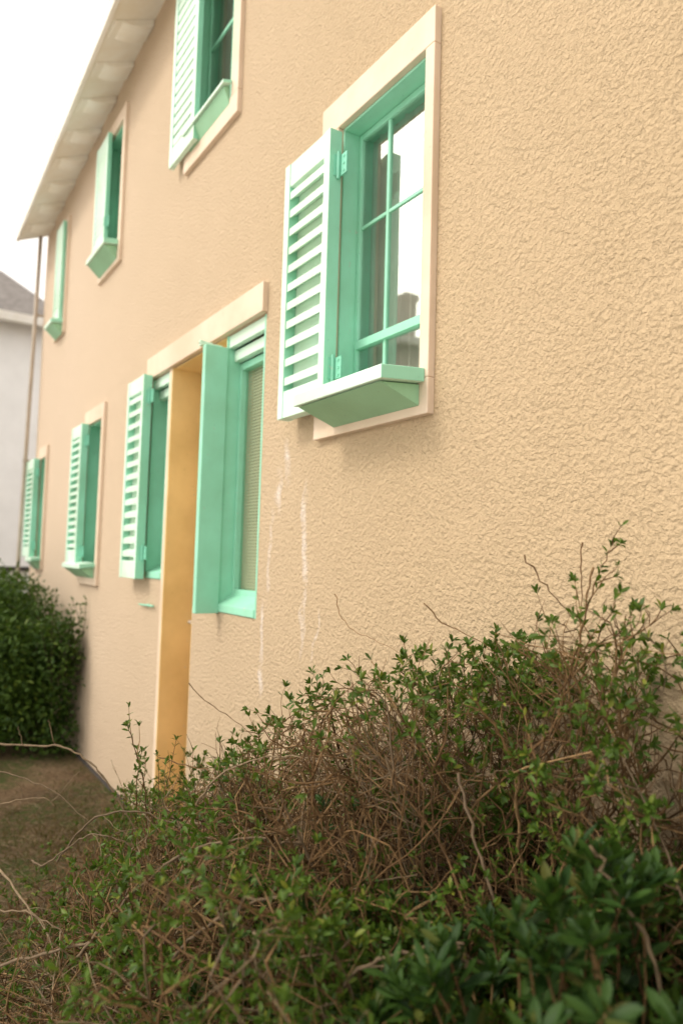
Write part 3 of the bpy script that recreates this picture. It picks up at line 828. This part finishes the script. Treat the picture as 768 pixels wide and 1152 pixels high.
# low sprawling dead canes on the open side
for c in range(120):
    bx = rng.uniform(-2.6, -1.1); by = rng.uniform(-.85, -.35)
    if too_close((bx, by)): continue
    d = unit([rng.normal(-.7, .5), rng.normal(-.3, .5), rng.uniform(.15, .9)])
    q = walk((bx, by, rng.uniform(.02, .3) * (1 if bx > -2.2 else .4)), d, rng.uniform(.3, .8), .04, .12, -.05, limA)
    rr = rng.uniform(.0016, .0036)
    (TP if rng.random() < .6 else TW).add(q, rr, rr * .4, 4)
    branchlets(q, rr * .8, 2, .5, (.06, .2), -.02, rng.random() < .6)
HERO = [
('y', 0.006, 0.0045, [(-0.983, -0.163, 0.651), (-0.983, -0.192, 0.738), (-0.975, -0.212, 0.856), (-0.965, -0.23, 0.979)]),
('y', 0.0045, 0.0012, [(-0.965, -0.23, 0.979), (-0.937, -0.207, 1.028), (-0.912, -0.189, 1.068), (-0.89, -0.181, 1.157), (-0.868, -0.173, 1.254), (-0.845, -0.162, 1.334), (-0.823, -0.152, 1.394)]),
('y', 0.004, 0.0015, [(-0.965, -0.23, 0.979), (-0.974, -0.271, 1.052), (-0.984, -0.312, 1.101), (-1.002, -0.365, 1.144)]),
('y', 0.0045, 0.0012, [(-0.925, -0.201, 0.793), (-0.902, -0.192, 0.869), (-0.88, -0.186, 0.951), (-0.863, -0.188, 1.024), (-0.855, -0.203, 1.103)]),
('g', 0.004, 0.002, [(-0.792, -0.186, 0.861), (-0.787, -0.174, 0.918), (-0.775, -0.149, 0.975), (-0.75, -0.103, 1.014)]),
('r', 0.0028, 0.001, [(-0.855, -0.159, 1.349), (-0.869, -0.171, 1.269), (-0.884, -0.189, 1.221)]),
('r', 0.002, 0.0007, [(-0.877, -0.163, 1.397), (-0.877, -0.17, 1.316), (-0.868, -0.168, 1.254)]),
('r', 0.002, 0.0007, [(-0.935, -0.249, 1.37), (-0.913, -0.221, 1.315), (-0.887, -0.186, 1.268), (-0.875, -0.177, 1.245)]),
('r', 0.002, 0.0008, [(-1.138, -0.312, 1.269), (-1.118, -0.277, 1.226), (-1.086, -0.224, 1.21), (-1.064, -0.184, 1.167)]),
('g', 0.006, 0.003, [(-2.639, -0.923, 0.736), (-2.531, -0.794, 0.732), (-2.459, -0.722, 0.743), (-2.402, -0.672, 0.731), (-2.347, -0.621, 0.692), (-2.302, -0.581, 0.628), (-2.249, -0.526, 0.524), (-2.19, -0.456, 0.373)]),
('g', 0.0025, 0.001, [(-2.451, -0.724, 0.745), (-2.458, -0.742, 0.809), (-2.46, -0.748, 0.828)]),
('g', 0.003, 0.001, [(-2.506, -0.809, 0.742), (-2.51, -0.821, 0.786), (-2.512, -0.827, 0.803)]),
('b', 0.004, 0.0015, [(-2.359, -0.935, 0.603), (-2.303, -0.85, 0.636), (-2.261, -0.786, 0.649), (-2.245, -0.759, 0.624)]),
('b', 0.003, 0.001, [(-2.229, -0.935, 0.753), (-2.15, -0.857, 0.74), (-2.073, -0.779, 0.703), (-2.012, -0.721, 0.643), (-1.957, -0.676, 0.596)]),
('y', 0.003, 0.0015, [(-1.967, -0.586, 0.495), (-1.941, -0.586, 0.631), (-1.928, -0.602, 0.74), (-1.923, -0.627, 0.825), (-1.922, -0.659, 0.909)]),
('b', 0.0045, 0.002, [(-2.034, -0.79, 0.546), (-1.975, -0.748, 0.647), (-1.918, -0.702, 0.693), (-1.849, -0.633, 0.707), (-1.777, -0.553, 0.677), (-1.718, -0.493, 0.643)]),
('b', 0.0045, 0.0015, [(-2.016, -0.859, 0.569), (-1.979, -0.838, 0.565), (-1.924, -0.795, 0.617), (-1.874, -0.76, 0.664), (-1.816, -0.707, 0.669), (-1.741, -0.618, 0.606)]),
('b', 0.006, 0.003, [(-1.811, -0.987, 0.431), (-1.696, -0.883, 0.492), (-1.594, -0.799, 0.544), (-1.515, -0.75, 0.584), (-1.414, -0.666, 0.617)]),
('b', 0.0065, 0.0035, [(-1.292, -0.754, 0.613), (-1.258, -0.753, 0.665), (-1.205, -0.724, 0.719), (-1.141, -0.676, 0.774), (-1.065, -0.609, 0.808)]),
('b', 0.006, 0.003, [(-1.594, -0.842, 0.516), (-1.544, -0.81, 0.591), (-1.484, -0.763, 0.675), (-1.418, -0.708, 0.756), (-1.35, -0.644, 0.801), (-1.28, -0.574, 0.817)]),
('b', 0.005, 0.003, [(-0.941, -0.623, 0.698), (-0.915, -0.626, 0.746), (-0.872, -0.602, 0.789), (-0.825, -0.568, 0.809), (-0.776, -0.53, 0.834)]),
('b', 0.0055, 0.002, [(-2.133, -0.947, 0.563), (-2.012, -0.892, 0.508), (-1.897, -0.843, 0.449), (-1.792, -0.811, 0.377), (-1.696, -0.79, 0.305)]),
('b', 0.004, 0.002, [(-2.02, -0.945, 0.465), (-1.936, -0.878, 0.48), (-1.867, -0.83, 0.468), (-1.794, -0.773, 0.425)]),
('r', 0.002, 0.0006, [(-2.119, -0.416, 0.965), (-2.042, -0.383, 0.918), (-1.955, -0.335, 0.879), (-1.877, -0.301, 0.842), (-1.807, -0.281, 0.812)]),
('r', 0.002, 0.0006, [(-1.787, -0.118, 1.255), (-1.737, -0.123, 1.183), (-1.672, -0.112, 1.154), (-1.602, -0.092, 1.137), (-1.531, -0.071, 1.114)]),
('r', 0.002, 0.0006, [(-1.879, -0.582, 0.826), (-1.788, -0.531, 0.813), (-1.698, -0.486, 0.836), (-1.606, -0.434, 0.836), (-1.518, -0.383, 0.78)]),
('b', 0.004, 0.0015, [(-1.544, -0.614, 0.808), (-1.492, -0.588, 0.885), (-1.421, -0.528, 0.929), (-1.348, -0.462, 0.942), (-1.282, -0.404, 0.929)]),
('g', 0.0042, 0.004, [(-0.661, -0.405, 0.98), (-0.642, -0.4, 0.945), (-0.622, -0.393, 0.912), (-0.594, -0.372, 0.872), (-0.579, -0.363, 0.771)]),
('g', 0.005, 0.004, [(-0.796, -0.523, 0.821), (-0.783, -0.519, 0.798), (-0.772, -0.519, 0.783)]),
('b', 0.005, 0.003, [(-1.0, -0.341, 0.979), (-0.963, -0.342, 0.898), (-0.925, -0.345, 0.83), (-0.881, -0.337, 0.753), (-0.849, -0.349, 0.689)]),
('b', 0.004, 0.002, [(-1.269, -0.378, 0.879), (-1.2, -0.338, 0.866), (-1.122, -0.288, 0.889), (-1.054, -0.259, 0.946), (-0.999, -0.245, 0.97)]),
('b', 0.004, 0.002, [(-1.292, -0.556, 0.514), (-1.237, -0.533, 0.647), (-1.172, -0.487, 0.728), (-1.11, -0.442, 0.774), (-1.046, -0.391, 0.795)]),
('b', 0.003, 0.001, [(-0.914, -0.025, 1.026), (-0.873, 0.0, 1.082), (-0.839, 0.019, 1.12), (-0.807, 0.033, 1.165)]),

]
for kind, r0, r1, pts in HERO:
    P = np.array(pts); 
    # smooth the control polygon
    tt = np.linspace(0, len(P) - 1, (len(P) - 1) * 5 + 1)
    Q = np.stack([np.interp(tt, np.arange(len(P)), P[:, k]) for k in range(3)], 1)
    for _ in range(3): Q[1:-1] = (Q[:-2] + 2 * Q[1:-1] + Q[2:]) / 4
    Q += rng.normal(size=Q.shape) * .002
    Q[:, 1] = np.minimum(Q[:, 1], -.012)
    (TP if kind in 'bg' else TW).add(Q, r0 * (.58 if kind in 'bg' else .8), r1 * .7, 7)
    if kind == 'y':
        for i in range(6, len(Q)):
            if rng.random() < .45:
                qq = walk(Q[i], side_dir(tang(Q, i), .5, 1.1, .3), rng.uniform(.05, .14), .02, .15, .06)
                TW.add(qq, .0015, .0006, 4); leafy(qq, .55, .015)
        leafy(Q[len(Q)//2:], .75, .018)
    elif kind == 'b':
        for i in range(3, len(Q) - 2):
            if rng.random() < .16:
                qq = walk(Q[i], side_dir(tang(Q, i), .5, 1.1), rng.uniform(.04, .16), .02, .15, 0); TP.add(qq, r1 * .5, .0006, 3)
# the upright leafy spike in front of the doorway
S0 = np.array([-1.941, -.586, .60]); 
for k in range(6):
    q = walk(S0 + rng.normal(size=3) * [.05, .05, .05], unit([rng.normal(.05, .3), rng.normal(-.05, .2), 1]), rng.uniform(.10, .26), .02, .08, .06)
    TW.add(q, .0018, .0007, 4); leafy(q, .95, .016)
TW.build('twigs', MT['bark'], sh).matrix_parent_inverse = SI
TP.build('dead_canes', MT['barkpale'], sh).matrix_parent_inverse = SI
LV.build('leaves', MT['leafA'], sh).matrix_parent_inverse = SI
n_leavesA = len(LV.p)

# --- glossy whorled shrub in the right foreground, and lower sprigs of the same kind
def whorl_shrub(root, inv, stems, L, twigr):
    TS, LL, BD = Twigs(), Leaves(), MB()
    for base, tip in stems:
        b, t = np.array(base), np.array(tip)
        n = 9; f = np.linspace(0, 1, n)[:, None]
        mid = (b + t) / 2 + rng.normal(size=3) * .05
        q = (1 - f) ** 2 * b + 2 * f * (1 - f) * mid + f ** 2 * t + rng.normal(size=(n, 3)) * .004
        TS.add(q, twigr, twigr * .45, 5)
        tg = unit(q[-1] - q[-3] + np.array([0, 0, .02]))
        whorl(LL, q[-1], tg, rng.integers(9, 14), L, L * .30, .95)
        whorl(LL, q[-1] + tg * .012, tg, rng.integers(4, 7), L * .55, L * .17, .45)
        tot = np.linalg.norm(t - b)
        for k in range(int(14)):
            u = 1 - rng.uniform(.03, .22) / max(.2, tot)
            i = min(n - 2, int(u * (n - 1))); pp = q[i] + (q[i+1] - q[i]) * (u * (n - 1) - i)
            dd = side_dir(tg, .7, 1.3, .05); LL.add(pp, dd, tg + rng.normal(size=3) * .3, L * rng.uniform(.7, 1.15), L * .29)
    TS.build('stems', MT['bark'], root).matrix_parent_inverse = inv
    LL.build('leaves', MT['leafB'], root, fine=True).matrix_parent_inverse = inv

sb = empty('whorled_shrub', (-.62, -.38, 0)); tag(sb, 'glossy dark green shrub with leaf whorls in the near right foreground, out of focus', 'shrub')
ST = []
while len(ST) < 230:
    x, y = rng.uniform(-1.0, -.30), rng.uniform(-.78, -.08)
    if too_close((x, y)): continue
    e_ = ((x + .60) / .42) ** 2 + ((y + .38) / .40) ** 2
    if e_ > 1: continue
    top = .955 - .24 * e_ - .10 * max(0, -.70 - x) / .3 + .04 * patch((x, y, 0), 6, 1.3)
    z = top - (rng.uniform(0, .42) if rng.random() < .6 else rng.uniform(0, .05))
    ST.append(((-.62 + rng.normal() * .1, -.38 + rng.normal() * .1, 0), (x, y, z)))
whorl_shrub(sb, Matrix.Translation((.62, .38, 0)), ST, .047, .0035)

sc_ = empty('leafy_sprigs', (-1.35, -.6, 0)); tag(sc_, 'low leafy shrub with bright green tufts growing through the bare twigs at bottom centre', 'shrub')
ST = []
for cx, cy, cz, n, sp in ((-1.30, -.68, .50, 8, .07), (-1.12, -.58, .66, 6, .06), (-1.02, -.42, .80, 6, .06), (-1.45, -.50, .62, 4, .06), (-1.75, -.60, .46, 4, .08), (-1.95, -.55, .40, 4, .07), (-1.25, -.40, .86, 4, .06), (-.92, -.56, .74, 8, .06), (-1.6, -.72, .32, 5, .07)):
    for k in range(n):
        t = np.array([cx, cy, cz]) + rng.normal(size=3) * sp * np.array([1, .8, .8])
        if too_close(t): continue
        ST.append(((cx + rng.normal() * .08 - .03, cy + rng.normal() * .08 + .05, 0), tuple(t)))
whorl_shrub(sc_, Matrix.Translation((1.35, .6, 0)), ST, .030, .0022)

# --- dense clipped shrub at the far corner
sf = empty('corner_shrub', (-6.2, -.6, 0)); tag(sf, 'dense rounded dark green shrub against the far end of the wall', 'shrub')
TS, LL = Twigs(), Leaves()
FC = np.array([-6.2, -.47, .55]); FR = np.array([1.12, .45, .60])
cl = []
for k in range(300):
    v = rvec(); v = v / (np.abs(v) ** 3.5).sum() ** (1 / 3.5)
    c = FC + FR * v * rng.uniform(.6, .97)
    if c[2] < .08: c[2] = rng.uniform(.08, .3)
    c[1] = min(c[1], -.06); cl.append((c, rng.uniform(.10, .20)))
for k in range(46):
    c, r = cl[k]
    q = walk((FC[0] + rng.normal() * .2, FC[1] + rng.normal() * .12, 0), unit(c - [FC[0], FC[1], 0]), np.linalg.norm(c - [FC[0], FC[1], 0]), .08, .08, .0)
    TS.add(q, .012, .003, 5)
for c, r in cl:
    for k in range(125):
        v = rvec(); p = c + v * r * rng.uniform(.5, 1.05) * np.array([1, 1, .85])
        if p[1] > -.02 or p[2] < .02: continue
        LL.add(p, unit(v + rvec() * .9), unit(v + [0, 0, .8] + rvec() * .6), rng.uniform(.028, .05), rng.uniform(.013, .02))
for k in range(14):                                        # whippy shoots out of the top
    x = rng.uniform(-7.1, -5.3); y = rng.uniform(-.9, -.1)
    zz = 1.08
    q = walk((x, y, zz - .05), unit([rng.normal() * .2, rng.normal() * .2, 1]), rng.uniform(.08, .24), .03, .08, .03); TS.add(q, .003, .001, 4)
    for i in range(1, len(q)):
        for _ in range(3): LL.add(q[i], side_dir(tang(q, i)), rvec() + [0, 0, 1], .03, .014)
# second, looser shoot clump leaning on the wall
for k in range(26):
    q = walk((rng.uniform(-5.3, -5.05), rng.uniform(-.22, -.05), .5), unit([rng.normal(.05, .12), rng.normal() * .1, 1]), rng.uniform(.2, .58), .05, .06, .03); TS.add(q, .004, .0015, 4)
    for i in range(1, len(q)):
        for _ in range(2): LL.add(q[i] + rvec() * .01, side_dir(tang(q, i)), rvec() + [0, 0, 1], .032, .015)
for k in range(24):                                       # skirt towards the wall
    cc = np.array([-5.20 + rng.normal() * .06, -.17 + rng.normal() * .05, rng.uniform(.06, .86)])
    for j in range(110):
        v = rvec(); p = cc + v * .15 * rng.uniform(.4, 1)
        if p[1] > -.02 or p[2] < .02: continue
        LL.add(p, unit(v + rvec()), unit(v + [0, 0, .8] + rvec() * .6), .035, .016)
FI = Matrix.Translation((6.2, .6, 0))
TS.build('stems', MT['barkdark'], sf).matrix_parent_inverse = FI
LL.build('leaves', MT['leafC'], sf).matrix_parent_inverse = FI

# ---------------------------------------------------------------- dry grass and litter on the soil
GV, GF = [], []
gl = Leaves()
for k in range(26000):
    x = rng.uniform(-7.2, -1.3); y = rng.uniform(-1.9, -.04)
    if k > 15000: x = rng.uniform(-4.2, -1.6)
    gd = patch((x, y, 0), 1.6, 5.5)
    if rng.random() > .45 + 1.1 * gd: continue
    if too_close((x, y)): continue
    h = rng.uniform(.012, .045) * (1 + .6 * gd)
    gl.add(np.array([x, y, -.002]), unit([rng.normal() * .6, rng.normal() * .6, 1]), rvec(), h, .0035)
tag(gl.build('dry_grass', MT['grass'], None), 'thin short dry grass patches on the brown soil', 'grass', kind='stuff')
lt = Twigs()
for k in range(5200):
    x = rng.uniform(-4.4, -1.2); y = rng.uniform(-1.35, -.05)
    if too_close((x, y)): continue
    a = rng.uniform(0, 6.28); L = rng.uniform(.02, .12); 
    z = rng.uniform(.002, .018)
    p = np.array([x, y, z]); d = np.array([math.cos(a), math.sin(a), rng.normal() * .08])
    q = np.array([p, p + d * L * .5 + rng.normal(size=3) * .004, p + d * L]); q[:, 2] = np.clip(q[:, 2], .002, .05); q[:, 1] = np.minimum(q[:, 1], -.05)
    lt.add(q, .0012, .0006, 3)
tag(lt.build('twig_litter', MT['litter'], None), 'fallen straw and broken twigs lying on the soil under the shrub', 'litter', kind='stuff')

# ---------------------------------------------------------------- tree across the street, mirrored in the left panes
ct = empty('cypress_tree', (-11.3, -5.55, 0)); tag(ct, 'tall narrow dark cypress across the street, mirrored in the left panes of the near window', 'tree')
TI = Matrix.Translation((11.3, 5.55, 0))
m = MB(); m.tube([(-11.3, -5.55, 0), (-11.28, -5.53, 2.0), (-11.3, -5.55, 9.0)], .16, 10, .03); m.build('trunk', MT['barkdark'], ct, smooth=True).matrix_parent_inverse = TI
LL = Leaves()
for k in range(15000):
    z = rng.uniform(.5, 10.2); f = (z - .5) / 9.7
    r = 1.0 * min(1, (1 - f) * 2.6) ** .6 * min(1, .55 + f * 3) * (.9 + .18 * mnoise.noise(Vector((z * .8, k % 7, 2.2))))
    a = rng.uniform(0, 6.283); rr = r * math.sqrt(rng.uniform(.35, 1))
    d = np.array([math.cos(a), math.sin(a), rng.uniform(.8, 2.2)])
    LL.add(np.array([-11.3 + rr * math.cos(a), -5.55 + rr * math.sin(a), z]), unit(d + rvec() * .3), unit([math.cos(a), math.sin(a), 0] + rvec() * .5), rng.uniform(.22, .42), rng.uniform(.08, .15))
LL.build('crown', MT['leafC'], ct).matrix_parent_inverse = TI
